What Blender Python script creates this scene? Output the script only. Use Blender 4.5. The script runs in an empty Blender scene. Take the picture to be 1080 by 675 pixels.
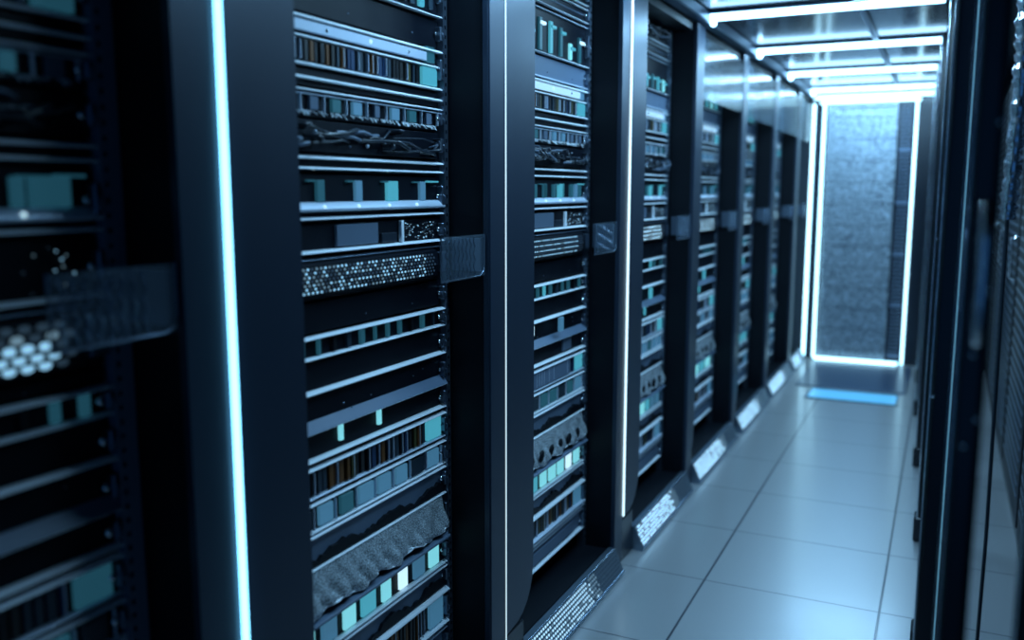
import bpy, math, random
from mathutils import Vector, Matrix
C = bpy.context.scene
COL = C.collection
R = math.radians

# ------------------------------------------------------------------ camera, light, exposure
cam_d = bpy.data.cameras.new('camera')
cam = bpy.data.objects.new('camera', cam_d); COL.objects.link(cam)
EYE = 1.36
cam.location = (0, 0, EYE)
cam.rotation_euler = (R(90 - 8.2), 0, R(25.6))
cam_d.sensor_width = 36; cam_d.sensor_fit = 'HORIZONTAL'; cam_d.lens = 36 * 950 / 1080
cam_d.clip_start = 0.02
cam_d.dof.use_dof = True
cam_d.dof.focus_distance = 2.35
cam_d.dof.aperture_fstop = 1.5
C.camera = cam

W = bpy.data.worlds.new('world'); C.world = W; W.use_nodes = True
W.node_tree.nodes['Background'].inputs[0].default_value = (0.06, 0.26, 0.70, 1)
W.node_tree.nodes['Background'].inputs[1].default_value = 0.30

C.view_settings.view_transform = 'Standard'
C.view_settings.look = 'None'
C.view_settings.exposure = 0.0
C.view_settings.gamma = 1
C.view_settings.use_curve_mapping = False
C.cycles.use_denoising = True
C.cycles.max_bounces = 8
C.cycles.sample_clamp_indirect = 4.0

BAR_STRENGTH = 7.0        # ceiling light bars
BAR_COL = (0.33, 0.67, 1.0)
STRIP_STRENGTH = 4.2       # vertical light strips on the pillars
STRIP_COL = (0.19, 0.66, 1.0)
BAR_WATTS = 14.0           # downward lamp inside every ceiling bar
GATE_STRENGTH = 3.6        # strips round the end cabinet

# ------------------------------------------------------------------ materials
def mat(name, col, rough=0.5, metal=0.0, emit=None, es=0.0, spec=0.5, trans=0.0, coat=0.0):
    m = bpy.data.materials.new(name); m.use_nodes = True
    b = m.node_tree.nodes['Principled BSDF']
    b.inputs['Base Color'].default_value = (*col, 1)
    b.inputs['Roughness'].default_value = rough
    b.inputs['Metallic'].default_value = metal
    b.inputs['Specular IOR Level'].default_value = spec
    b.inputs['Transmission Weight'].default_value = trans
    b.inputs['Coat Weight'].default_value = coat
    if emit:
        b.inputs['Emission Color'].default_value = (*emit, 1)
        b.inputs['Emission Strength'].default_value = es
    return m
def nd(m, t, **k):
    n = m.node_tree.nodes.new(t)
    for a, v in k.items(): setattr(n, a, v)
    return n
def lk(m, a, b): m.node_tree.links.new(a, b)
def bsdf(m): return m.node_tree.nodes['Principled BSDF']
def rough_noise(m, scale, lo, hi, stretch=(1, 1, 1), bump=0.0):
    tc = nd(m, 'ShaderNodeTexCoord'); mp = nd(m, 'ShaderNodeMapping'); mp.inputs['Scale'].default_value = stretch
    n = nd(m, 'ShaderNodeTexNoise'); n.inputs['Scale'].default_value = scale; n.inputs['Detail'].default_value = 4
    r = nd(m, 'ShaderNodeMapRange'); r.inputs['To Min'].default_value = lo; r.inputs['To Max'].default_value = hi
    lk(m, tc.outputs['Object'], mp.inputs[0]); lk(m, mp.outputs[0], n.inputs['Vector'])
    lk(m, n.outputs['Fac'], r.inputs['Value']); lk(m, r.outputs[0], bsdf(m).inputs['Roughness'])
    if bump:
        b = nd(m, 'ShaderNodeBump'); b.inputs['Strength'].default_value = bump; b.inputs['Distance'].default_value = 0.01
        lk(m, n.outputs['Fac'], b.inputs['Height']); lk(m, b.outputs[0], bsdf(m).inputs['Normal'])
    return m

M = {}
M['pillar'] = rough_noise(mat('navy_satin_metal', (0.022, 0.036, 0.062), 0.3, 0.3), 3, 0.32, 0.42, (1, 1, .3))
M['pillar_edge'] = mat('pillar_edge_metal', (0.30, 0.38, 0.48), 0.25, 1.0)
M['inner'] = rough_noise(mat('cabinet_inside_black', (0.004, 0.006, 0.010), 0.5, 0.0, None, 0, 0.2), 8, 0.4, 0.6)
M['chassis'] = rough_noise(mat('chassis_black', (0.004, 0.006, 0.011), 0.5, 0.0, None, 0, 0.18), 12, 0.35, 0.55)
M['grey_panel'] = rough_noise(mat('blank_panel_slate', (0.13, 0.18, 0.26), 0.5, 0.0), 10, 0.4, 0.6)
M['alu'] = rough_noise(mat('aluminium_rail', (0.90, 0.95, 1.0), 0.4, 0.0), 30, 0.30, 0.45, (1, .2, 1))
M['satin'] = rough_noise(mat('satin_band', (0.60, 0.68, 0.80), 0.4, 0.2), 20, 0.3, 0.5, (1, .2, 1))
M['mount'] = mat('mounting_rail_steel', (0.16, 0.21, 0.28), 0.35, 0.9)
M['chrome'] = mat('bright_steel', (0.85, 0.9, 0.95), 0.15, 1.0)
M['rubber'] = mat('cable_rubber', (0.02, 0.028, 0.04), 0.3, 0.0)
M['cable_lt'] = mat('cable_grey', (0.12, 0.16, 0.22), 0.3, 0.0)
M['teal'] = mat('teal_display', (0.02, 0.10, 0.12), 0.4, 0, (0.07, 0.40, 0.54), 0.8)
M['teal_dim'] = mat('teal_display_dim', (0.02, 0.08, 0.09), 0.4, 0, (0.035, 0.19, 0.29), 0.28)
M['blue_mod'] = mat('pale_blue_display', (0.08, 0.14, 0.2), 0.4, 0, (0.08, 0.28, 0.48), 0.45)
M['cyan'] = mat('cyan_display', (0.1, 0.3, 0.3), 0.4, 0, (0.22, 0.72, 0.84), 0.85)
M['white_led'] = mat('white_led', (0.4, 0.5, 0.6), 0.4, 0, (0.55, 0.85, 1.0), 1.1)
M['hole_lit'] = mat('lit_hole', (0.2, 0.3, 0.4), 0.4, 0, (0.30, 0.64, 0.92), 0.95)
M['kick_lit'] = mat('kick_lit_hole', (0.2, 0.3, 0.4), 0.4, 0, (0.45, 0.78, 1.0), 1.1)
M['kick_far'] = mat('kick_bright_hole', (0.2, 0.3, 0.4), 0.4, 0, (0.42, 0.76, 1.0), 2.4)
M['hole_mid'] = mat('half_lit_hole', (0.1, 0.15, 0.2), 0.4, 0, (0.35, 0.62, 0.80), 0.35)
M['hole_dim'] = mat('dim_hole', (0.03, 0.05, 0.08), 0.4, 0, (0.2, 0.4, 0.6), 0.08)
for i, c in enumerate([(0.01, 0.012, 0.015), (0.03, 0.05, 0.07), (0.16, 0.06, 0.015), (0.02, 0.05, 0.12), (0.09, 0.08, 0.03), (0.03, 0.03, 0.03)]):
    M['blade%d' % i] = mat('blade_tone_%d' % i, c, 0.35, 0.2)
M['grille'] = mat('kick_grille_metal', (0.28, 0.36, 0.45), 0.35, 0.9)
M['strip'] = mat('light_strip_diffuser', (0.5, 0.6, 0.7), 0.4, 0, STRIP_COL, STRIP_STRENGTH)
M['hair'] = mat('thin_light_line', (0.5, 0.6, 0.7), 0.4, 0, (0.6, 0.8, 0.85), 0.9)
M['strip_white'] = mat('white_light_strip', (0.5, 0.6, 0.7), 0.4, 0, (0.62, 0.88, 1.0), 1.6)
M['bar'] = mat('ceiling_bar_diffuser', (0.6, 0.7, 0.8), 0.4, 0, BAR_COL, BAR_STRENGTH)
M['gate'] = mat('gate_strip_diffuser', (0.6, 0.7, 0.8), 0.4, 0, (0.42, 0.8, 1.0), GATE_STRENGTH)
M['floor_glow'] = mat('blue_floor_glow', (0.1, 0.2, 0.3), 0.3, 0, (0.06, 0.42, 0.80), 0.9)  # blue reflection on the floor put in as emission, no real lamp
M['dark_reflection'] = mat('dark_reflection_blue', (0.02, 0.05, 0.11), 0.3, 0.2)  # dark reflection in the floor put in as colour
M['satin_sheen'] = mat('satin_sheen', (0.3, 0.4, 0.5), 0.4, 0, (0.42, 0.70, 0.90), 0.75)  # bright reflection on the satin band put in as emission
M['cyan_line'] = mat('cyan_light_line', (0.2, 0.3, 0.4), 0.4, 0, (0.16, 0.46, 0.68), 0.8)
M['black'] = rough_noise(mat('black_lacquer', (0.006, 0.009, 0.015), 0.2, 0.0), 6, 0.15, 0.3)
M['beam'] = mat('beam_metal', (0.16, 0.23, 0.32), 0.35, 0.7)
M['frost'] = mat('frosted_panel', (0.03, 0.06, 0.09), 0.16, 0.0, None, 0, 0.4)
bsdf(M['frost']).inputs['Alpha'].default_value = 0.4

# smoky latch glass
def smoke():
    m = mat('smoky_plastic', (0.30, 0.42, 0.55), 0.2, 0, None, 0, .5, 0)
    bsdf(m).inputs['Alpha'].default_value = 0.09
    return m
M['smoke'] = smoke()

# crumpled wire mesh: tiny bright wires between dark openings
def wire():
    m = mat('wire_mesh', (0.4, 0.5, 0.6), 0.3, 0.4)
    tc = nd(m, 'ShaderNodeTexCoord'); v = nd(m, 'ShaderNodeTexVoronoi'); v.inputs['Scale'].default_value = 420
    r = nd(m, 'ShaderNodeValToRGB')
    r.color_ramp.elements[0].position = 0.30; r.color_ramp.elements[0].color = (0.03, 0.045, 0.06, 1)
    r.color_ramp.elements[1].position = 0.62; r.color_ramp.elements[1].color = (0.85, 0.92, 0.97, 1)
    lk(m, tc.outputs['Object'], v.inputs['Vector']); lk(m, v.outputs['Distance'], r.inputs[0]); lk(m, r.outputs[0], bsdf(m).inputs['Base Color'])
    return m
M['wire'] = wire()

def floor_mat():
    m = mat('raised_floor_tile', (0.35, 0.45, 0.55), 0.3, 0.3, None, 0, 1.0, 0.0, 0.5)
    bsdf(m).inputs['Coat Roughness'].default_value = 0.16
    tc = nd(m, 'ShaderNodeTexCoord'); sx = nd(m, 'ShaderNodeSeparateXYZ')
    lk(m, tc.outputs['Object'], sx.inputs[0])
    def line(out, off, size, lo=0.0024, hi=0.0046):
        a = nd(m, 'ShaderNodeMath', operation='SUBTRACT'); a.inputs[1].default_value = off; lk(m, out, a.inputs[0])
        b = nd(m, 'ShaderNodeMath', operation='DIVIDE'); b.inputs[1].default_value = size; lk(m, a.outputs[0], b.inputs[0])
        f = nd(m, 'ShaderNodeMath', operation='FRACT'); lk(m, b.outputs[0], f.inputs[0])
        s = nd(m, 'ShaderNodeMath', operation='SUBTRACT'); s.inputs[1].default_value = 0.5; lk(m, f.outputs[0], s.inputs[0])
        ab = nd(m, 'ShaderNodeMath', operation='ABSOLUTE'); lk(m, s.outputs[0], ab.inputs[0])
        d = nd(m, 'ShaderNodeMath', operation='SUBTRACT'); d.inputs[0].default_value = 0.5; lk(m, ab.outputs[0], d.inputs[1])
        e = nd(m, 'ShaderNodeMath', operation='MULTIPLY'); e.inputs[1].default_value = size; lk(m, d.outputs[0], e.inputs[0])
        g = nd(m, 'ShaderNodeMapRange'); g.inputs['From Min'].default_value = lo; g.inputs['From Max'].default_value = hi
        lk(m, e.outputs[0], g.inputs['Value']); return g.outputs[0]
    lx = line(sx.outputs[0], -0.69, 0.573); ly = line(sx.outputs[1], 2.495, 0.515, 0.0012, 0.0034)
    mn = nd(m, 'ShaderNodeMath', operation='MINIMUM'); lk(m, lx, mn.inputs[0]); lk(m, ly, mn.inputs[1])
    no = nd(m, 'ShaderNodeTexNoise'); no.inputs['Scale'].default_value = 1.2; no.inputs['Detail'].default_value = 0
    lk(m, tc.outputs['Object'], no.inputs['Vector'])
    ra = nd(m, 'ShaderNodeMapRange'); ra.inputs['To Min'].default_value = 0.26; ra.inputs['To Max'].default_value = 0.30
    bsdf(m).inputs['Roughness'].default_value = 0.33
    mx = nd(m, 'ShaderNodeMix', data_type='RGBA'); mx.inputs[6].default_value = (0.02, 0.03, 0.05, 1); mx.inputs[7].default_value = (0.37, 0.37, 0.38, 1)
    lk(m, mn.outputs[0], mx.inputs[0]); lk(m, mx.outputs[2], bsdf(m).inputs['Base Color'])
    bp = nd(m, 'ShaderNodeBump'); bp.inputs['Strength'].default_value = 0.6; bp.inputs['Distance'].default_value = 0.003
    lk(m, mn.outputs[0], bp.inputs['Height']); lk(m, bp.outputs[0], bsdf(m).inputs['Normal'])
    return m
M['floor'] = floor_mat()
M['ceiling'] = rough_noise(mat('ceiling_glass_panel', (0.012, 0.02, 0.035), 0.16, 0.0, None, 0, 0.3), 2, 0.10, 0.2)
M['wall'] = rough_noise(mat('wall_dark', (0.02, 0.03, 0.045), 0.5), 4, 0.4, 0.6)

def gate_mesh():
    m = mat('perforated_sheet', (0.2, 0.3, 0.4), 0.4, 0.5)
    tc = nd(m, 'ShaderNodeTexCoord'); v = nd(m, 'ShaderNodeTexVoronoi'); v.inputs['Scale'].default_value = 130
    n = nd(m, 'ShaderNodeTexNoise'); n.inputs['Scale'].default_value = 100; n.inputs['Detail'].default_value = 6
    lk(m, tc.outputs['Object'], v.inputs['Vector']); lk(m, tc.outputs['Object'], n.inputs['Vector'])
    mu = nd(m, 'ShaderNodeMath', operation='MULTIPLY'); lk(m, v.outputs['Distance'], mu.inputs[0]); lk(m, n.outputs['Fac'], mu.inputs[1])
    r = nd(m, 'ShaderNodeValToRGB')
    r.color_ramp.elements[0].position = 0.16; r.color_ramp.elements[0].color = (0.015, 0.03, 0.05, 1)
    r.color_ramp.elements[1].position = 0.34; r.color_ramp.elements[1].color = (0.66, 0.76, 0.85, 1)
    lk(m, mu.outputs[0], r.inputs[0]); lk(m, r.outputs[0], bsdf(m).inputs['Base Color'])
    return m
M['gate_mesh'] = gate_mesh()

# ------------------------------------------------------------------ mesh helpers
class MB:
    def __init__(s): s.v = []; s.f = []; s.mi = []; s.sm = []
    def add(s, vs, fs, mi=0, smooth=False):
        o = len(s.v); s.v += [tuple(p) for p in vs]
        for f in fs: s.f.append(tuple(i + o for i in f)); s.mi.append(mi); s.sm.append(smooth)
        return s
    def box(s, x0, x1, y0, y1, z0, z1, mi=0, b=0.0):
        if b <= 0:
            vs = [(x, y, z) for x in (x0, x1) for y in (y0, y1) for z in (z0, z1)]
            fs = [(0, 1, 3, 2), (4, 6, 7, 5), (0, 4, 5, 1), (2, 3, 7, 6), (0, 2, 6, 4), (1, 5, 7, 3)]
            return s.add(vs, fs, mi)
        # chamfered box: 24 verts
        b = min(b, (x1 - x0) / 2.01, (y1 - y0) / 2.01, (z1 - z0) / 2.01)
        vs = []; idx = {}
        X = (x0, x1); Y = (y0, y1); Z = (z0, z1); sg = (1, -1)
        for i in (0, 1):
            for j in (0, 1):
                for k in (0, 1):
                    idx[i, j, k, 0] = len(vs); vs.append((X[i], Y[j] + sg[j] * b, Z[k] + sg[k] * b))
                    idx[i, j, k, 1] = len(vs); vs.append((X[i] + sg[i] * b, Y[j], Z[k] + sg[k] * b))
                    idx[i, j, k, 2] = len(vs); vs.append((X[i] + sg[i] * b, Y[j] + sg[j] * b, Z[k]))
        fs = []
        for i in (0, 1):
            q = [idx[i, 0, 0, 0], idx[i, 1, 0, 0], idx[i, 1, 1, 0], idx[i, 0, 1, 0]]; fs.append(q if i else q[::-1])
            q = [idx[0, i, 0, 1], idx[1, i, 0, 1], idx[1, i, 1, 1], idx[0, i, 1, 1]]; fs.append(q[::-1] if i else q)
            q = [idx[0, 0, i, 2], idx[1, 0, i, 2], idx[1, 1, i, 2], idx[0, 1, i, 2]]; fs.append(q if i else q[::-1])
        for a in (0, 1):
            for c in (0, 1):
                fs.append([idx[a, c, 0, 0], idx[a, c, 1, 0], idx[a, c, 1, 1], idx[a, c, 0, 1]])
                fs.append([idx[a, 0, c, 0], idx[a, 1, c, 0], idx[a, 1, c, 2], idx[a, 0, c, 2]])
                fs.append([idx[0, a, c, 1], idx[1, a, c, 1], idx[1, a, c, 2], idx[0, a, c, 2]])
        for i in (0, 1):
            for j in (0, 1):
                for k in (0, 1): fs.append([idx[i, j, k, 0], idx[i, j, k, 1], idx[i, j, k, 2]])
        return s.add(vs, fs, mi)
    def prism(s, pts, axis, a0, a1, mi=0, smooth=False):
        # pts: 2D outline; axis 0 -> (y,z) extruded in x, 1 -> (x,z) in y, 2 -> (x,y) in z
        def P(p, a):
            return (a, p[0], p[1]) if axis == 0 else (p[0], a, p[1]) if axis == 1 else (p[0], p[1], a)
        n = len(pts); vs = [P(p, a0) for p in pts] + [P(p, a1) for p in pts]
        s.add(vs, [(i, (i + 1) % n, n + (i + 1) % n, n + i) for i in range(n)], mi, smooth)
        return s.add(vs, [tuple(range(n)), tuple(range(2 * n - 1, n - 1, -1))], mi)
    def tube(s, pts, r, n=8, mi=0):
        pts = [Vector(p) for p in pts]; vs = []; fs = []
        for i, p in enumerate(pts):
            d = (pts[min(i + 1, len(pts) - 1)] - pts[max(i - 1, 0)]).normalized()
            u = d.orthogonal().normalized() if i == 0 else (u - d * u.dot(d)).normalized()
            w = d.cross(u)
            rr = r[i] if isinstance(r, (list, tuple)) else r
            for k in range(n):
                a = 2 * math.pi * k / n; vs.append(p + (u * math.cos(a) + w * math.sin(a)) * rr)
        for i in range(len(pts) - 1):
            for k in range(n): fs.append((i * n + k, i * n + (k + 1) % n, (i + 1) * n + (k + 1) % n, (i + 1) * n + k))
        s.add(vs, fs, mi, True)
        o = (len(pts) - 1) * n
        return s.add(vs, [tuple(range(n))[::-1], tuple(range(o, o + n))], mi)
    def disc(s, x, y, z, r, n=6, mi=0, t=0.001, ry=None):
        ry = ry or r
        pts = [(y + ry * math.cos(2 * math.pi * k / n + .5), z + r * math.sin(2 * math.pi * k / n + .5)) for k in range(n)]
        return s.prism(pts, 0, x, x + t, mi)
    def ball(s, c, r, mi=0, n=10, m=6, sc=(1, 1, 1)):
        vs = []; fs = []
        for j in range(m + 1):
            t = math.pi * j / m
            for k in range(n):
                a = 2 * math.pi * k / n
                vs.append((c[0] + sc[0] * r * math.sin(t) * math.cos(a), c[1] + sc[1] * r * math.sin(t) * math.sin(a), c[2] + sc[2] * r * math.cos(t)))
        for j in range(m):
            for k in range(n): fs.append((j * n + k, (j + 1) * n + k, (j + 1) * n + (k + 1) % n, j * n + (k + 1) % n))
        return s.add(vs, fs, mi, True)
    def build(s, name, mats, parent=None):
        me = bpy.data.meshes.new(name); me.from_pydata(s.v, [], s.f)
        for m in (mats if isinstance(mats, list) else [mats]): me.materials.append(m)
        me.polygons.foreach_set('material_index', s.mi); me.polygons.foreach_set('use_smooth', s.sm)
        me.validate(); me.update()
        o = bpy.data.objects.new(name, me); COL.objects.link(o)
        if parent: o.parent = parent
        return o

def tag(o, label, cat, group=None, kind=None):
    o['label'] = label; o['category'] = cat
    if group: o['group'] = group
    if kind: o['kind'] = kind
    return o
def thing(name, label, cat, loc, group=None):
    o = bpy.data.objects.new(name, None); COL.objects.link(o); o.location = loc; o.empty_display_size = 0.1
    return tag(o, label, cat, group)
def struct(name, mb, m):
    o = mb.build(name, m); o['kind'] = 'structure'; return o

# ------------------------------------------------------------------ room shell
H = 2.12                     # ceiling height
END = 7.62                   # end wall
PITCH = 0.98
def YK(k): return 1.065 + PITCH * k

struct('floor', MB().box(-2.4, 1.7, -2.0, END + .2, -0.05, 0), M['floor'])
struct('ceiling', MB().box(-2.4, 1.7, -2.0, END + .2, H, H + 0.05), M['ceiling'])
struct('wall_end', MB().box(-2.4, 1.7, END, END + .12, 0, H), M['wall'])
struct('wall_left', MB().box(-2.42, -2.3, -2.0, END, 0, H), M['wall'])
struct('wall_right', MB().box(1.55, 1.67, -2.0, END, 0, H), M['wall'])
struct('trim_1', MB().box(-1.02, -0.965, -1.0, END - .01, H - 0.05, H - .001, 0, .006), M['beam'])
struct('trim_2', MB().box(-0.385, -0.36, -1.0, END - .01, H - 0.018, H - .001, 0, .004), M['beam'])
struct('trim_3', MB().box(-0.02, 0.03, -1.0, END - .01, H - 0.03, H - .001, 0, .006), M['wall'])

# ------------------------------------------------------------------ ceiling light bars
bars = [(7.2, 'farthest ceiling light bar, just in front of the end cabinet'),
        (6.14, 'third ceiling light bar, counted from the top edge of the photo'),
        (5.07, 'second ceiling light bar, counted from the top edge of the photo'),
        (4.0, 'topmost ceiling light bar in the photo, nearest one in view'),
        (2.93, 'light bar overhead just above the top edge of the photo'), (1.86, 'light bar overhead nearest the viewer, outside the top of the photo')]
for y, lab in bars:
    lab = lab or 'white ceiling light bar overhead, above the top edge of the photo'
    t = thing('ceiling_light', lab, 'ceiling light', (-0.52, y, H - .02), 'ceiling light bars across the aisle')
    MB().box(-.46, .47, -.028, .028, 0.006, 0.018, 0, .003).build('housing', M['beam'], t)
    MB().prism([(.022 * math.cos(a * math.pi / 8), -.002 + .018 * math.sin(a * math.pi / 8) ) for a in range(8, 17)] + [(.022, .006), (-.022, .006)], 0, -.455, .465, 0).build('diffuser', M['bar'], t)
    MB().ball((-.435, 0, -.030), .017, 0, 12, 8, (.8, 1, .8)).build('end_lamp', M['bar'], t)
    ld = bpy.data.lights.new('bar_lamp', 'AREA'); ld.shape = 'RECTANGLE'; ld.size = .9; ld.size_y = .034; ld.energy = BAR_WATTS; ld.color = BAR_COL
    lo = bpy.data.objects.new('bar_lamp', ld); COL.objects.link(lo); lo.parent = t; lo.location = (0, 0, -.0225)

# ------------------------------------------------------------------ left row of cabinets
FX = -1.0       # front plane of the pillars
EX = -1.118     # front plane of the equipment
ORD = {-1: 'first', 0: 'second', 1: 'third', 2: 'fourth', 3: 'fifth', 4: 'sixth', 5: 'seventh', 6: 'eighth'}
def place(k): return '%s cabinet from the left' % ORD[k]

def PR(k): return .182 if k <= 2 else .045      # right-hand edge of the pillar front
def cabinet(k):
    pr = PR(k); q0 = pr - .132
    cab_lab = {-1: 'black server cabinet cut by the left edge, nearest and most blurred',
               0: 'black server cabinet whose pillar carries the wide bright cyan light strip',
               1: 'black server cabinet whose pillar has a hair-thin light line',
               2: 'black server cabinet whose pillar has the white light strip ending above the floor',
               3: 'black server cabinet, fifth from the left, with bright frosted upper panel',
               4: 'black server cabinet, sixth from the left, with smaller frosted upper panel',
               5: 'black server cabinet, seventh from the left, far down the aisle',
               6: 'last black server cabinet of the left row, against the end wall'}[k]
    t = thing('server_cabinet', cab_lab, 'server cabinet', (FX, YK(k), 0), 'server cabinets of the left row')
    y1 = .89 if k < 6 else END - YK(6) - .13
    ym = .872 if k == -1 else y1          # where the equipment rails end
    TOP = H - .055
    # carcass: side wall behind the pillar, back, top, plinth
    c = MB()
    c.box(-.92, -.012, -.088, -.02, 0.0, TOP)
    c.box(-.92, -.10, -.02, pr - .014, 0.0, TOP)
    c.box(-.92, -.90, pr - .014, y1 - .002, 0.0, TOP)
    c.box(-.90, -.02, pr - .014, y1 - .002, TOP - .03, TOP)
    c.box(-.90, -.03, pr - .014, y1 - .002, 0.0, .085)
    c.build('carcass', M['inner'], t)
    # pillar front: outline with slanted foot on the left and rounded corner on the right
    pts = [(-.09, TOP), (-.09, .075), (-.035, .006), (-.008, .02), (-.004, .17)] + ([(.045, .175)] if k <= 2 else [])
    for i in range(1, 7):
        a = i / 6 * math.pi / 2
        rc = .13 if k <= 2 else .04
        pts.append((pr - .002 - rc + rc * math.sin(a), .175 + .13 * (1 - math.cos(a))))
    pts += [(pr, .34), (pr, TOP)]
    pm = MB().prism(pts, 0, -.012, 0.0)
    pm.box(-.10, -.012, pr - .018, pr - .001, .31, TOP)          # return edge into the opening
    if k == 1:                                         # slight fold line between the two faces
        pm.box(0, .004, -.088, -.006, .08, TOP, 0, .0015)
    o = pm.build('pillar', M['pillar'], t)
    bv = o.modifiers.new('b', 'BEVEL'); bv.width = .003; bv.segments = 2; bv.limit_method = 'ANGLE'
    MB().box(-.09, -.004, -.004, pr - .052 if k <= 2 else pr - .01, 0.0, .165, 0, .004).build('foot', M['black'], t)
    # narrow bright edge where the side wall meets the opening
    MB().box(-.014, .001, -.0915, -.0885, .08, TOP, 0, .001).build('edge_trim', M['pillar'], t)
    # light strips
    if k == 0: MB().box(0, .009, -.005, .006, .1, TOP, 0, .0015).build('light_strip', M['strip'], t)
    if k == 1: MB().box(.003, .0055, -.004, -.001, .02, TOP).build('light_line', M['hair'], t)
    if k == 2:
        MB().box(0, .006, -.006, .003, .18, TOP, 0, .002).build('light_strip', M['strip_white'], t)
    # kick grille: slanted perforated plate over a lamp
    g0, g1 = (pr - .047 if k <= 2 else pr - .01), y1 + .045 if k < 6 else y1
    P0 = Vector((0.002, 0, .092)); P1 = Vector((.038, 0, .014)); D = P1 - P0; N = Vector((-D.z, 0, D.x)).normalized()
    if N.x < 0: N = -N
    kg = MB()
    kg.prism([(P0.x, P0.z), (P1.x, P1.z), (P1.x, 0), (-.02, 0), (-.02, P0.z)], 1, g0, g1 if k >= 6 else y1 - .002)
    kg.build('kick_plate', M['grille'], t)
    rim = MB()
    for q in (P0, P1):
        rim.tube([(q.x + N.x * .001, g0, q.z + N.z * .001), (q.x + N.x * .001, y1 - .002, q.z + N.z * .001)], .003, 8)
    rim.build('kick_plate_rim', M['pillar_edge'], t)
    dots = MB(); random.seed(40 + k)
    nr = 6; step = .0155
    ny = int((y1 - g0 - .02) / step)
    for r in range(nr):
        for j in range(ny):
            yy = g0 + .014 + (j + (.5 if r % 2 else 0)) * step
            if yy > y1 - .012: continue
            u = (r + .8) / (nr + .6); c0 = P0 + D * u + N * .0008 + Vector((0, yy, 0))
            w = D.normalized() * .0042; v = Vector((0, .0055, 0))
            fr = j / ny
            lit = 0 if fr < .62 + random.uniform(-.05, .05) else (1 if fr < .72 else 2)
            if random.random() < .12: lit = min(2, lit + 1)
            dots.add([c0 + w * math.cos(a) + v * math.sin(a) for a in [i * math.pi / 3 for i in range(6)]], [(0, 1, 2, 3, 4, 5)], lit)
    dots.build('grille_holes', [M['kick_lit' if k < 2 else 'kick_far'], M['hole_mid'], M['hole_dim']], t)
    # mounting rails with square holes
    r = MB()
    for a, b in ((pr, pr + .005), (ym - .022, y1 - .004)):
        r.box(-.135, -.108, a, b, .086, TOP - .031)
    r.build('mounting_rail', M['mount' if k >= 0 else 'grey_panel'], t)
    h = MB()
    z = .12
    while z < TOP - .06:
        h.box(-.1085, -.107, ym - .016, ym - .010, z, z + .008); z += .0222
    h.build('rail_holes', M['black'], t)
    # latch plate across the right end of the opening
    z0, z1 = EYE - .205, EYE - .105
    la = MB(); la.box(-.012, -.006, y1 - .215, y1 - .004, z0, z1, 0, .002)
    L = la.build('latch', M['smoke'], t)
    fr = MB()
    fr.tube([(-.009, y1 - .215, z1), (-.009, y1 - .215, z0), (-.009, y1 - .03, z0), (-.009, y1 - .012, z0 + .008), (-.009, y1 - .006, z0 + .025), (-.009, y1 - .006, z1)], .0022, 6)
    fr.box(-.09, -.012, y1 - .02, y1 - .006, z0 + .01, z1 - .01)
    fr.build('latch_frame', M['mount'], L)
    gr = MB()
    for i in range(8):
        yy = y1 - .20 + i * .019
        gr.tube([(-.004, yy + .004 * math.sin(j * 1.5 + i), z0 + .006 + (z1 - z0 - .012) * j / 12) for j in range(13)], .0013, 5)
    gr.build('latch_wires', M['pillar_edge'], L)
    # upper frosted panel on the far cabinets
    if k >= 3:
        MB().box(-.006, -.001, pr + .002, y1 - .003, EYE + .40 - .01 * (k - 3), TOP - .04, 0, .001).build('upper_panel', M['frost'], t)
    return t
for k in range(-1, 7): cabinet(k)

# ------------------------------------------------------------------ rack units
# (bottom, top) are heights relative to the eye line
UNITS = [
    ('tray',   .600, .670, 'cables'),
    ('posts',  .545, .598, 'cables2'),
    ('topmod', .402, .543, 'posts'),
    ('blank',  .334, .400, 'blank_top'),
    ('blade',  .236, .332, 'blade_up'),
    ('blank',  .198, .234, 'thin_up'),
    ('port',   .140, .196, 'port_up'),
    ('cable',  .074, .138, 'cables_mid'),
    ('blank',  .036, .072, 'double_rail'),
    ('disk',  -.062, .034, 'teal_mid'),
    ('patch', -.124, -.064, 'patch'),
    ('perf',  -.216, -.128, 'perf'),
    ('blank', -.282, -.218, 'blank_perf'),
    ('frame', -.336, -.284, 'framed'),
    ('blank', -.404, -.338, 'blank_a'),
    ('blank', -.480, -.406, 'blank_b'),
    ('blank', -.545, -.482, 'pendants'),
    ('blade', -.622, -.547, 'blade_low'),
    ('port',  -.688, -.624, 'port_low'),
    ('blank', -.758, -.690, 'slate'),
    ('mesh',  -.874, -.760, 'mesh'),
    ('disk',  -.952, -.876, 'cyan'),
    ('blank', -1.012, -.954, 'slate_low'),
    ('blade', -1.120, -1.014, 'blade_floor'),
    ('tray',  -1.215, -1.122, 'floor_tray'),
]
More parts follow.
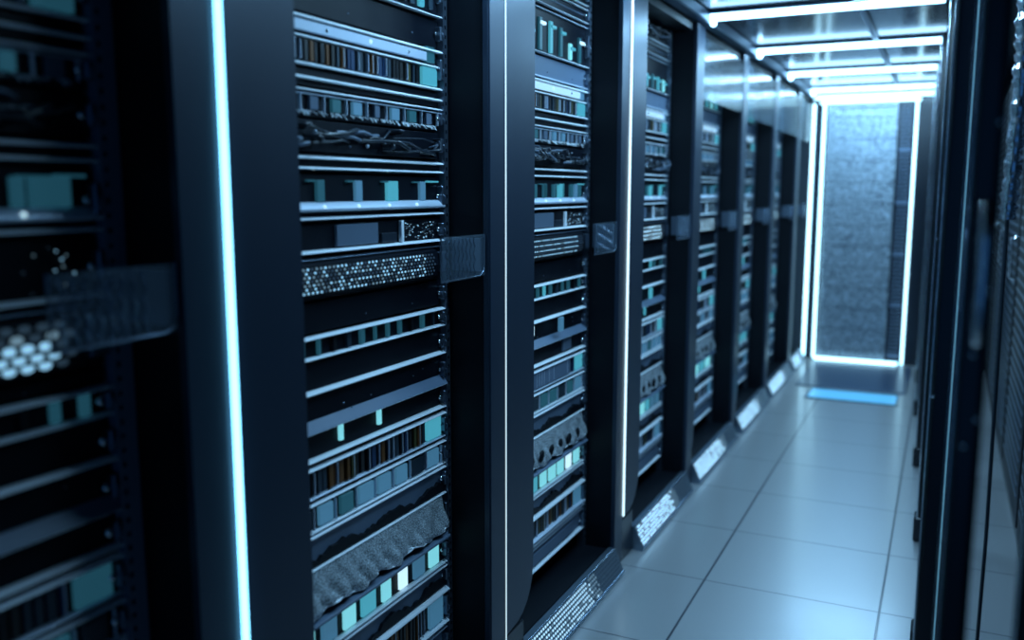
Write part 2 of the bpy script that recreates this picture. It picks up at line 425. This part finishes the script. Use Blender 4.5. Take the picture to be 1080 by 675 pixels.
LAB = {
 'cables': ('cable_tray', 'tangled dark cable tray near the top', 'cable tray', 'cable trays at the rack tops'),
 'cables2': ('perforated_rail', 'narrow perforated rail under the top cable tray', 'rail', 'perforated rails at the rack tops'),
 'posts': ('network_switch', 'black switch with upright teal modules near top', 'network switch', 'upper module switches'),
 'blank_top': ('blanking_panel', 'plain blank panel below the upper teal switch', 'panel', 'upper blank panels'),
 'blade_up': ('blade_server', 'upper blade chassis under thick satin rail', 'server', 'upper blade servers'),
 'thin_up': ('blanking_panel', 'thin panel directly under the upper blade chassis', 'panel', 'thin upper panels'),
 'port_up': ('patch_panel', 'upper row of grey blue square ports', 'patch panel', 'upper port panels'),
 'cables_mid': ('cable_tray', 'dark tangled cables under the upper port row', 'cable tray', 'middle cable trays'),
 'double_rail': ('blanking_panel', 'slim panel with two bright rails, above eye level', 'panel', 'double rail panels'),
 'teal_mid': ('disk_array', 'black unit with wide teal blocks at middle', 'disk array', 'middle disk arrays'),
 'patch': ('patch_panel', 'dark panel with divider above the dotted panel', 'patch panel', 'divided panels'),
 'perf': ('perforated_server', 'bulging server front with bright dotted holes', 'server', 'dotted perforated servers'),
 'blank_perf': ('blanking_panel', 'black blank panel directly below the dotted server', 'panel', 'blank panels under the dotted servers'),
 'framed': ('network_switch', 'slim switch outlined by bright rails, teal striped', 'network switch', 'outlined slim switches'),
 'blank_a': ('blanking_panel', 'black panel directly under the outlined slim switch', 'panel', 'black panels under the slim switches'),
 'blank_b': ('storage_server', 'black server just above the small hanging lights', 'server', 'black middle servers'),
 'pendants': ('storage_server', 'black server with small hanging teal lights', 'server', 'servers with hanging teal lights'),
 'blade_low': ('blade_server', 'lower blade chassis with multicoloured slim blades', 'server', 'lower blade servers'),
 'port_low': ('patch_panel', 'lower row of pale blue square ports', 'patch panel', 'lower port panels'),
 'slate': ('blanking_panel', 'slate blue blank panel above the wire mesh', 'panel', 'slate panels above the wire mesh'),
 'mesh': ('mesh_tray', 'tray of crumpled silver wire mesh', 'tray', 'wire mesh trays'),
 'cyan': ('disk_array', 'unit with bright cyan blocks below wire mesh', 'disk array', 'lower cyan disk arrays'),
 'slate_low': ('blanking_panel', 'slate panel directly below the bright cyan blocks', 'panel', 'lowest slate panels'),
 'blade_floor': ('blade_server', 'lowest blade chassis, second unit above floor', 'server', 'lowest blade servers'),
 'floor_tray': ('storage_server', 'bottom grey server resting just above cabinet floor', 'server', 'bottom servers'),
}

def rail_profile(z, h, out):
    h = h * 1.12
    n = 8; return [(0, z), (out * .8, z), (out, z + h * .12), (out, z + h * .3), (out * .75, z + h * .6), (out * .3, z + h * .92), (0, z + h)]

def unit(kind, zb, zt, key, k):
    nm, look, cat, grp = LAB[key]
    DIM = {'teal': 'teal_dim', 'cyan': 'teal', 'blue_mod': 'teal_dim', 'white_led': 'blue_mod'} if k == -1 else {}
    rnd = random.Random(hash((key, )) % 1 + sum(map(ord, key)) * 7 + k * 101)
    y0 = PR(k) + .006; y1 = (.866 if k >= 0 else .848) if k < 6 else END - YK(6) - .154
    Wd = y1 - y0; h = zt - zb
    near = k <= 3
    t = thing(nm, '%s, in the %s' % (look, place(k)), cat, (EX, YK(k) + y0, EYE + zb), grp)
    def B(): return MB()
    slate = key in ('slate', 'slate_low', 'floor_tray') or (key == 'blank_top' and k != 0)
    B().box(-.45, -.004, 0, Wd, 0, h - .002, 0, .002).build('chassis', M['grey_panel'] if slate else M['chassis'], t)
    def rail(z, rh=.007, out=.010, m='alu', name='rail', a=0, b=None):
        z = min(z, h - .002 - rh * 1.12)
        o = B().prism(rail_profile(z, rh, out), 1, a, Wd if b is None else b, 0, True).build(name, M[m], t)
        o.location.x = -.004
        return o
    def bright(z, y, r=.0035, m='chrome', name='screw'):
        return B().ball((.002, y, z), r, 0, 8, 6).build(name, M[m], t)
    def panel(a, b, c, d, m, name='module', x=.0, th=.006):
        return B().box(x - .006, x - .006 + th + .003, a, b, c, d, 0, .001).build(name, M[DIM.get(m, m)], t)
    # bracket at the right end of every unit
    if h > .05:
        br = B(); br.box(-.004, .012, Wd - .013, Wd - .002, h * .25, h * .75, 0, .002)
        br.tube([(.008, Wd - .008, h * .35), (.014, Wd - .006, h * .38), (.015, Wd - .006, h * .5), (.008, Wd - .008, h * .55)], .0018, 6)
        br.build('bracket', M['mount'], t)
        bright(h * .5, Wd - .020, (.004 if k >= 0 else .006) + rnd.random() * .002)
    def modules(n, za, zz, pal, name='module', fill=.55, jitter=.3, skip=0.0):
        acc = {}
        for i in range(n):
            if rnd.random() < skip: continue
            c = (i + .5) / n * (Wd - .03) + .01; w = (Wd - .03) / n * fill * rnd.uniform(1 - jitter, 1 + jitter)
            m = rnd.choice(pal)
            if near: panel(c - w / 2, c + w / 2, za, zz, m, name)
            else:
                acc.setdefault(m, B()).box(-.006, .003, c - w / 2, c + w / 2, za, zz)
        for m, b in acc.items(): b.build(name + 's', M[DIM.get(m, m)], t)
    def blades(n, za, zz, end='teal'):
        pw = (Wd - .10) / n; acc = B()
        for i in range(n):
            w = pw * rnd.uniform(.45, .85); c = .006 + pw * (i + .5); mi = rnd.choice([0, 0, 1, 1, 2, 3, 4, 5, 5])
            if near:
                b = B(); b.box(-.006, rnd.uniform(.0, .006), c - w / 2, c + w / 2, za, zz, 0, .001)
                if rnd.random() < .4: b.box(-.004, .007, c - .0008, c + .0008, za + .002, zz - .002, 1)
                b.build('blade', [M['blade%d' % mi], M['satin']], t)
            else: acc.box(-.006, .003, c - w / 2, c + w / 2, za, zz, mi)
        if not near: acc.build('blades', [M['blade%d' % i] for i in range(6)], t)
        if end: panel(Wd - .085, Wd - .02, za, zz, end, 'lit_block', .002)
    if key == 'cables' or kind == 'cable':
        cb = B(); n = 26 if near else 10
        for i in range(n):
            a = rnd.uniform(0.02, Wd - .03); b = min(Wd - .02, max(.02, a + rnd.uniform(-.22, .22))); z1_ = rnd.uniform(.15, .8) * h; z2_ = rnd.uniform(.15, .9) * h
            sg = rnd.uniform(.005, .026)
            cb.tube([(-.004, a, z1_), (sg, a + (b - a) * .25, z1_ - .01 * rnd.random() + .006), (sg + .006, (a + b) / 2, min(z1_, z2_) + .004), (sg, a + (b - a) * .8, z2_), (-.004, b, z2_)], rnd.choice([.0022, .003, .004]), 6, rnd.choice([0, 0, 1]))
        cb.build('cables', [M['rubber'], M['cable_lt']], t)['kind'] = 'stuff'
        for i in range(9 if near else 3): bright(rnd.uniform(.2, .85) * h, rnd.uniform(.03, Wd - .03), rnd.uniform(.002, .0045), rnd.choice(['chrome', 'mount', 'satin']), 'connector')
        if key == 'cables': rail(.002, .005, .01)
    elif key == 'cables2':
        rail(.001, .005, .012); rail(h - .010, .005, .010)
        ho = B()
        for i in range(46): ho.disc(-.004, .01 + i * (Wd - .02) / 46, h * .5, .0028, 6, 0, .002, .0045)
        ho.build('holes', M['cable_lt'], t)
    elif key == 'posts':
        rail(.001, .006, .014)
        if k == 0: modules(16, .016, h - .03, ['teal', 'teal_dim', 'teal_dim', 'blade1', 'blade0'], fill=.5)
        else:
            for i in range(8):
                c = (i + .5) / 8 * (Wd - .04) + .015; tall = .02 + .05 * rnd.random() + .02
                m = rnd.choice(['teal', 'teal_dim', 'cyan' if i > 5 else 'teal'])
                p = panel(c - .010, c + .010, .012, tall + .02, m)
                if near: B().box(-.003, .008, c - .006, c + .028, tall, tall + .009, 0, .001).build('cap', M['white_led'] if rnd.random() < .4 else M['teal'], p)
        rail(h - .012, .005, .008, 'satin')
    elif key in ('blank_top', 'blank_perf', 'thin_up'):
        if key == 'thin_up': rail(h * .35, .006, .012)
        if key == 'blank_top': rail(0.0, .006, .010, 'satin') if k >= 1 else None
        for i in range(3): bright(h * .3, Wd * (.15 + i * .3 + rnd.random() * .07), .0018, 'mount')
    elif key == 'blade_up':
        rail(h - .008, .008, .014); rail(h - .046, .006, .012)
        panel(.0, Wd - .07, h - .034, h - .014, 'satin' if k < 1 else 'satin_sheen', 'satin_band', .004)  # farther bands glow in place of a bright reflection
        for i in range(4): B().ball((.006, Wd * (.12 + i * .22), h - .024), .0045, 0, 8, 6).build('knob', M['white_led' if rnd.random() < .3 else 'chrome'], t)
        blades(34, .008, h - .048); rail(.0, .006, .012)
        panel(Wd - .07, Wd - .03, h - .036, h + 0.0, 'teal_dim' if k < 1 else 'blue_mod', 'lit_tab', .002)
    elif key in ('port_up', 'port_low'):
        rail(h - .007, .0045, .012)
        if key == 'port_up': rail(h - .014, .003, .009, 'satin')
        za = .014 if key == 'port_up' else .008
        modules(9 if near else 6, za, h - .016, ['blue_mod', 'blue_mod', 'teal_dim', 'cable_lt'] if key == 'port_up' else ['blue_mod', 'blue_mod', 'blue_mod', 'teal_dim', 'blade1'], 'port', .36 if key == 'port_up' else .72, .3 if key == 'port_up' else .15)
        if key == 'port_low': rail(.0, .004, .010)
        if near:
            for i in range(1, 10): B().box(0, .006, i * (Wd - .02) / 9 - .001, i * (Wd - .02) / 9 + .001, za - .002, h - .012).build('divider', M['satin'], t)
        if key == 'port_up':
            fz = B()
            for i in range(120):
                y = rnd.uniform(.01, Wd - .03); fz.tube([(0, y, .012), (.008, y + rnd.uniform(-.008, .008), rnd.uniform(0.001, .01))], .0009, 4)
            fz.build('wire_fringe', M['alu'], t)['kind'] = 'stuff'
    elif key == 'double_rail':
        rail(h - .012, .006, .013); rail(.004, .005, .013)
        for i in range(5): bright(.006, Wd * (.07 + i * .19 + rnd.random() * .07), .003, 'white_led' if i % 2 else 'chrome')
    elif key == 'teal_mid':
        rail(.020, .017, .016, 'satin', 'thick_rail'); rail(.004, .005, .013)
        for i in range(5): bright(.029, Wd * (.13 + i * .17), .004, 'white_led', 'lamp').location.x = .008
        n = 5
        for i in range(n):
            c = Wd * (.11 + i * .19)
            big = i in (0, 3) if k == 0 else rnd.random() < .5
            p = panel(c - (.022 if big else .012), c + (.022 if big else .012), .039, .082, 'teal' if big else rnd.choice(['blue_mod', 'teal_dim']), 'drive_light')
            B().box(-.003, .003, c - .042, c - .018, .0785, .082).build('tick', M['teal_dim'], p)
        if k != 0: modules(9, .039, .08, ['teal_dim', 'blade1', 'teal_dim'], 'drive', .3, .3)
        panel(Wd - .07, Wd - .02, .080, .084, 'teal', 'status_bar', .003)
    elif key == 'patch':
        rail(.0, .006, .013)
        panel(Wd * .37, Wd * .59, .010, h - .006, 'cable_lt', 'cover_plate'); panel(Wd * .61, Wd * .7, .010, h * .5, 'rubber', 'small_plate')
        panel(Wd * .72, Wd * .72 + .010, .008, h - .004, 'alu', 'divider', .004)
        ms = B()
        for i in range(70 if k >= 0 else 12):
            y = rnd.uniform(Wd * .75, Wd - .04); z = rnd.uniform(.012, h - .010)
            ms.disc(.0, y, z, rnd.uniform(.0008, .0016), 5, rnd.choice([0, 1, 2, 2]), .002)
        ms.build('mesh_insert', [M['hole_lit'], M['hole_mid'], M['hole_dim']], t)['kind'] = 'stuff'
    elif key == 'perf':
        bx = B(); bx.prism([(-.004, .004), (.016, .012), (.022, .04), (.016, h - .016), (-.004, h - .008)], 1, .004, Wd - .05)
        bx.build('bulging_front', M['chassis'], t)
        rail(h - .009, .004, .012, 'mount')
        do = B(); rows = 7 if k >= 0 else 5; cols = 44 if k >= 0 else 22
        for r in range(rows):
            for j in range(cols):
                y = .012 + (j + (.5 if r % 2 else 0)) * (Wd - .075) / cols; u = (r + .5) / rows; z = .014 + u * (h - .034)
                x = .0165 + .0065 * math.sin(math.pi * min(1, u * 1.15)) if False else (.016 + (z - .012) / (.028) * .006 if z < .04 else .022 - (z - .04) / (h - .056) * .006)
                if k == -1: lit = 0 if (r < 3 and j < cols * .97) else (1 if rnd.random() < .3 else 2)
                else: lit = rnd.choice([0, 0, 0, 1, 1, 2]) if (r % 2 == 0 or rnd.random() < .6) else 2
                if k >= 1: lit = (0 if rnd.random() < .85 else 1) if r % 2 == 0 else 2
                if j > cols * .93: lit = 2
                do.disc(x - .0004, y, z, .0025 if k >= 0 else .0062, 6 if k >= 0 else 10, lit, .0012, .0036 if k >= 0 else .0100)
        do.build('lit_holes', [M['hole_lit' if k < 2 else 'kick_far'], M['hole_mid'], M['hole_dim']], t)
        panel(Wd - .046, Wd - .016, .02, h - .02, 'mount', 'handle', .012, .014)
    elif key == 'framed':
        rail(h - .009, .006, .014); rail(.002, .005, .012)
        panel(.012, .075 if k != 1 else .03, .009, h - .010, 'teal', 'lit_block')
        modules(13, .009, h - .010, ['teal_dim', 'teal_dim', 'blade0', 'blade1', 'teal' if k > 0 else 'teal_dim'], 'stripe', .25, .5)
    elif key == 'blank_a':
        rail(.0, .007, .014)
        if k >= 1: panel(Wd * .3, Wd * .3 + .006, -.03, .0, 'white_led', 'pendant', .020); panel(Wd * .6, Wd * .6 + .03, -.045, .0, 'blue_mod' if k < 2 else 'teal', 'pendant', .022)
    elif key == 'blank_b':
        w = B(); w.prism([(-.004, .0), (.014, .0), (.012, .003), (-.004, .022)], 1, 0, Wd); w.build('sloped_ledge', M['grey_panel'], t)
        rail(-.001, .003, .018)
        for i in range(6): bright(rnd.uniform(.3, .8) * h, rnd.uniform(.05, Wd - .05), .0018, 'mount')
    elif key == 'pendants':
        rail(.004, .006, .014)
        for fy in ((.36, .57) if k == 0 else (.1, .30) if k == 1 else (.08, .42, .6)):
            panel(Wd * fy, Wd * fy + .012, h - .038, h - .002, 'cyan' if k <= 1 else 'teal', 'pendant')
        if k == 1: panel(Wd * .72, Wd * .72 + .07, h - .045, h - .004, 'cable_lt', 'pendant')
    elif key == 'blade_low':
        rail(h - .011, .006, .014); blades(30, .012, h - .012); rail(.004, .005, .010, 'satin')
        if k == 1: panel(0, Wd * .8, .012, h - .012, 'grey_panel', 'cover_plate', .003)
    elif key in ('slate', 'slate_low'):
        rail(h - .008, .006, .012)
        se = B(); n = 60; pts = [(0, 0)]
        for i in range(n + 1): pts.append((Wd * i / n, .016 + .009 * math.sin(i * .37 + k) + rnd.uniform(-.005, .006)))
        pts.append((Wd, 0)); se.prism(pts, 0, -.005, .004); se.build('ragged_seal', M['inner'], t)
    elif key == 'mesh':
        rail(h - .004, .004, .012)
        # crumpled wire sheet sloping out of the tray
        nx, ny_ = 16, 90; vs = []; fs = []
        for i in range(nx + 1):
            for j in range(ny_ + 1):
                u = i / nx; y = Wd * j / ny_ * .96 + .004
                z = h - .006 - u * (h - .028)
                x = .004 + u * .012 + (.013 * abs(math.sin(j * .21 + u * 2.2)) + .010 * abs(math.sin(j * .47 - u * 4)) - .008 + rnd.uniform(-.0010, .0010)) * (u * 1.1 if u < .9 else .9)
                if u > .95: z += .006 * math.sin(j * .3)
                vs.append((x, y, z))
        w_ = ny_ + 1
        for i in range(nx):
            for j in range(ny_): fs.append((i * w_ + j, i * w_ + j + 1, (i + 1) * w_ + j + 1, (i + 1) * w_ + j))
        o = B().add(vs, fs, 0, True).build('wire_sheet', M['wire'], t)
        so = o.modifiers.new('s', 'SOLIDIFY'); so.thickness = .0015
        B().tube([vs[nx * w_ + j] for j in range(0, w_, 2)], .0018, 6).build('wire_hem', M['alu'], t)
        if k >= 1:
            for q in range(8):
                cy = (q + .6) / 8.4 * (Wd - .04); b = B(); b.ball((0, 0, 0), .020, 0, 12, 8, (.35, .95, 1.0))
                o = b.build('dark_slot', M['inner'], t); o.location = (.020, cy, h * .42); o.scale = (1, .8, 1); o.rotation_euler = (R(-38), 0, 0)
        B().box(-.004, .03, .002, Wd - .02, .0, .008, 0, .002).build('tray_lip', M['grey_panel'], t)
    elif key == 'cyan':
        rail(h - .006, .005, .014); rail(h - .016, .003, .010, 'satin')
        modules(9 if k < 3 else 6, .010, h - .018, ['cyan', 'cyan', 'teal', 'blue_mod', 'white_led'], 'drive_light', .6, .25)
        rail(.0, .005, .012)
    elif key == 'blade_floor':
        rail(h - .014, .010, .018); blades(40, .018, h - .018, 'blue_mod'); rail(.006, .007, .016)
        if k >= 1: rail(.020, .008, .02, 'satin', 'thick_rail')
    elif key == 'floor_tray':
        rail(h - .010, .005, .010, 'satin'); rail(.014, .006, .014)
        panel(.03, Wd - .08, .03, h - .025, 'grey_panel', 'cover_plate')
for k in range(-1, 7):
    for kind, a, b, key in UNITS:
        if k == -1: a, b = {'patch': (-.154, -.064), 'perf': (-.258, -.158), 'blank_perf': (-.282, -.260)}.get(key, (a, b))
        unit(kind, a, b, key, k)

# ------------------------------------------------------------------ end cabinet with light surround
g = thing('end_cabinet', 'tall mesh-fronted cabinet framed by white light strips at the aisle end', 'server cabinet', (-.58, END, 0))
MB().box(-.415, .47, -.04, -.002, 0.002, H - .004).box(-.33, .34, -.07, -.04, .02, H - .08).build('body', M['black'], g)
MB().box(-.30, .205, -.078, -.07, .04, 2.02, 0, .003).build('mesh_door', M['gate_mesh'], g)
rb = MB()
for i in range(12): rb.box(-.30, .205, -.080, -.078, .10 + i * .165, .104 + i * .165, 0, .001)
rb.build('door_ribs', M['inner'], g)
MB().box(-.25, .20, -.086, -.078, 1.985, 2.005, 0, .002).build('door_top_lamp', M['hole_mid'], g)
lv = MB()
for i in range(64):
    z = .06 + i * .0305
    lv.box(.222, .306, -.079, -.070, z, z + (.010 if i % 13 else .026), 0, .002)
lv.build('louvres', M['grey_panel'], g)
def strip(a, b, c, d, nm='light_strip'):
    MB().box(a, b, -.10, -.07 if c < .1 or True else 0, c, d, 0, .004).build(nm, M['gate'], g)
for xs, z0, z1 in ((-.405, .02, 2.03), (-.325, .02, 2.02), (.335, .01, 2.03)):
    MB().box(xs - .0085, xs + .0085, -.10, -.04, z0, z1, 0, .005).build('light_strip', M['gate'], g)
MB().box(-.415, .46, -.10, -.04, H - .058, H - .030, 0, .006).build('top_light_strip', M['gate'], g)
MB().box(-.36, .36, -.115, -.04, 2.025, H - .077, 0, .006).build('upper_light_strip', M['gate'], g)
MB().box(-.315, .305, -.115, -.078, .008, .030, 0, .004).build('bottom_light_strip', M['gate'], g)
t = thing('dark_floor_sheet', 'added dark blue sheet for the dark reflection between floor glow and end cabinet', 'dark floor sheet', (-.53, 6.97, 0))  # added dark sheet where the floor only reflects dark
MB().box(-.36, .36, -.50, .50, .001, .008, 0, .003).build('plate', M['dark_reflection'], t)
t = thing('floor_glow_patch', 'added blue glow standing in for a floor reflection before the end cabinet', 'floor glow', (-.49, 6.25, 0))  # added glowing patch in place of the blue reflection
MB().box(-.27, .27, -.14, .14, .001, .006, 0, .002).build('lens', M['floor_glow'], t)  # surface of the added glow, not a lamp lens
fr = MB()
for a in ((-.285, -.27, -.155, .155), (.27, .285, -.155, .155), (-.27, .27, -.155, -.14), (-.27, .27, .14, .155)): fr.box(a[0], a[1], a[2], a[3], .001, .007)
fr.build('glow_rim', M['mount'], t)  # rim round the added glow patch

# ------------------------------------------------------------------ right side: slim posts of the open frames, cabinets behind
posts = [  # y, x0, x1, label
 (1.12, .020, .050, 'nearest slim black post on the right, blurred, with rounded pull handle'),
 (1.32, .116, .150, 'blurred black post at the right edge of the photo'),
 (1.95, -.006, .064, 'black post carrying a thin glowing cyan line, in the right foreground'),
 (2.75, -.008, .040, 'slim black post right of the floor, behind the cyan-edged post'),
 (3.75, -.030, .040, 'black post in the middle of the right-hand row of posts'),
 (4.80, -.065, .035, 'black post before the last two posts of the right-hand row'),
 (5.90, -.095, .020, 'black post next to last in the right-hand row of posts'),
 (6.95, -.120, .000, 'farthest black post on the right, beside the end cabinet'),
]
for i, (y, a, b, lab) in enumerate(posts):
    p = thing('frame_post', lab, 'post', ((a + b) / 2, y, 0), 'black posts on the right side of the aisle')
    w = (b - a) / 2; TOPP = H - .032
    pts = []
    for sx, sy, a0 in ((1, 1, 0), (-1, 1, 90), (-1, -1, 180), (1, -1, 270)):
        for q in range(4):
            an = R(a0 + q * 30); rr = min(w * .5, .008)
            pts.append((sx * (w - rr) + rr * math.cos(an), sy * (.035 - rr) + rr * math.sin(an)))
    MB().prism(pts, 2, 0.001, TOPP, 0, True).build('post_body', M['black'], p)
    tr = MB(); tr.tube([(-w - .001, -.036, .01), (-w - .001, -.036, TOPP - .01)], .0016 if i < 4 else .003, 8)
    tr.build('edge_trim', M['chrome'], p)
    if i == 2: MB().box(-.001, .0015, -.0375, -.036, .02, TOPP - .02).build('light_line', M['cyan_line'], p)
    if i in (2, 3, 4): MB().tube([(w * .3, -.038, .02), (w * .3, -.038, TOPP - .02)], .0018, 8).build('edge_trim', M['pillar_edge'], p)
    MB().box(-w - .012, w + .004, -.045, .045, .001, .10, 0, .006).build('post_foot', M['black'], p)
    if i in (0, 2, 3, 4, 5):
        hz = 1.27 - .03 * i
        MB().tube([(w * .2, -.034, hz + .075), (w * .2, -.060, hz + .07), (w * .2, -.066, hz + .04), (w * .2, -.066, hz - .05), (w * .2, -.058, hz - .07), (w * .2, -.034, hz - .075)], .0055, 8).build('pull_handle', M['chrome' if i == 0 else 'mount'], p)
        rnd = random.Random(i)
        for q in range(6):
            MB().ball((rnd.uniform(-w, w), -.037, rnd.uniform(.9, 1.6)), .0035, 0, 8, 6).build('screw', M['chrome'], p)
t = thing('cable_sleeve', 'shiny crinkled cable sleeve hanging at the upper right edge', 'cable sleeve', (.118, 2.15, 0))
rnd = random.Random(9)
pts = [(.004 * math.sin(z * 9), .0, z) for z in [1.30 + .0085 * i for i in range(95)]]
MB().tube(pts, [.017 + rnd.uniform(-.004, .004) for _ in pts], 12).build('sleeve', M['chrome'], t)
MB().tube([(0, 0, .001), (0.004, 0, .6), (-.003, 0, 1.31)], .004, 8).build('cable', M['rubber'], t)
for i in range(6):
    y = 1.75 + i * .98
    c = thing('server_cabinet', ['black cabinet in the right row, nearest of that row', 'black cabinet in the right row, second from the front', 'black cabinet in the right row, third from the front', 'black cabinet in the right row, fourth from the front', 'black cabinet in the right row, fifth from the front', 'black cabinet in the right row, beside the end wall'][i], 'server cabinet', (.31, y, 0), 'black server cabinets behind the posts')
    d = min(.97, END - y - .01)
    MB().box(.012, 1.0, 0, d, .001, H - .06, 0, .008).build('carcass', M['black'], c)
    MB().box(-.004, .011, .03, d - .03, .10, H - .12, 0, .004).build('door', M['chassis'], c)
    lv = MB()
    for q in range(40): lv.box(-.008, -.004, .08, d - .08, .2 + q * .045, .212 + q * .045, 0, .001)
    lv.build('louvres', M['mount'], c)
    MB().tube([(-.004, .06, .95), (-.03, .06, .96), (-.03, .06, 1.14), (-.004, .06, 1.15)], .006, 8).build('handle', M['chrome'], c)
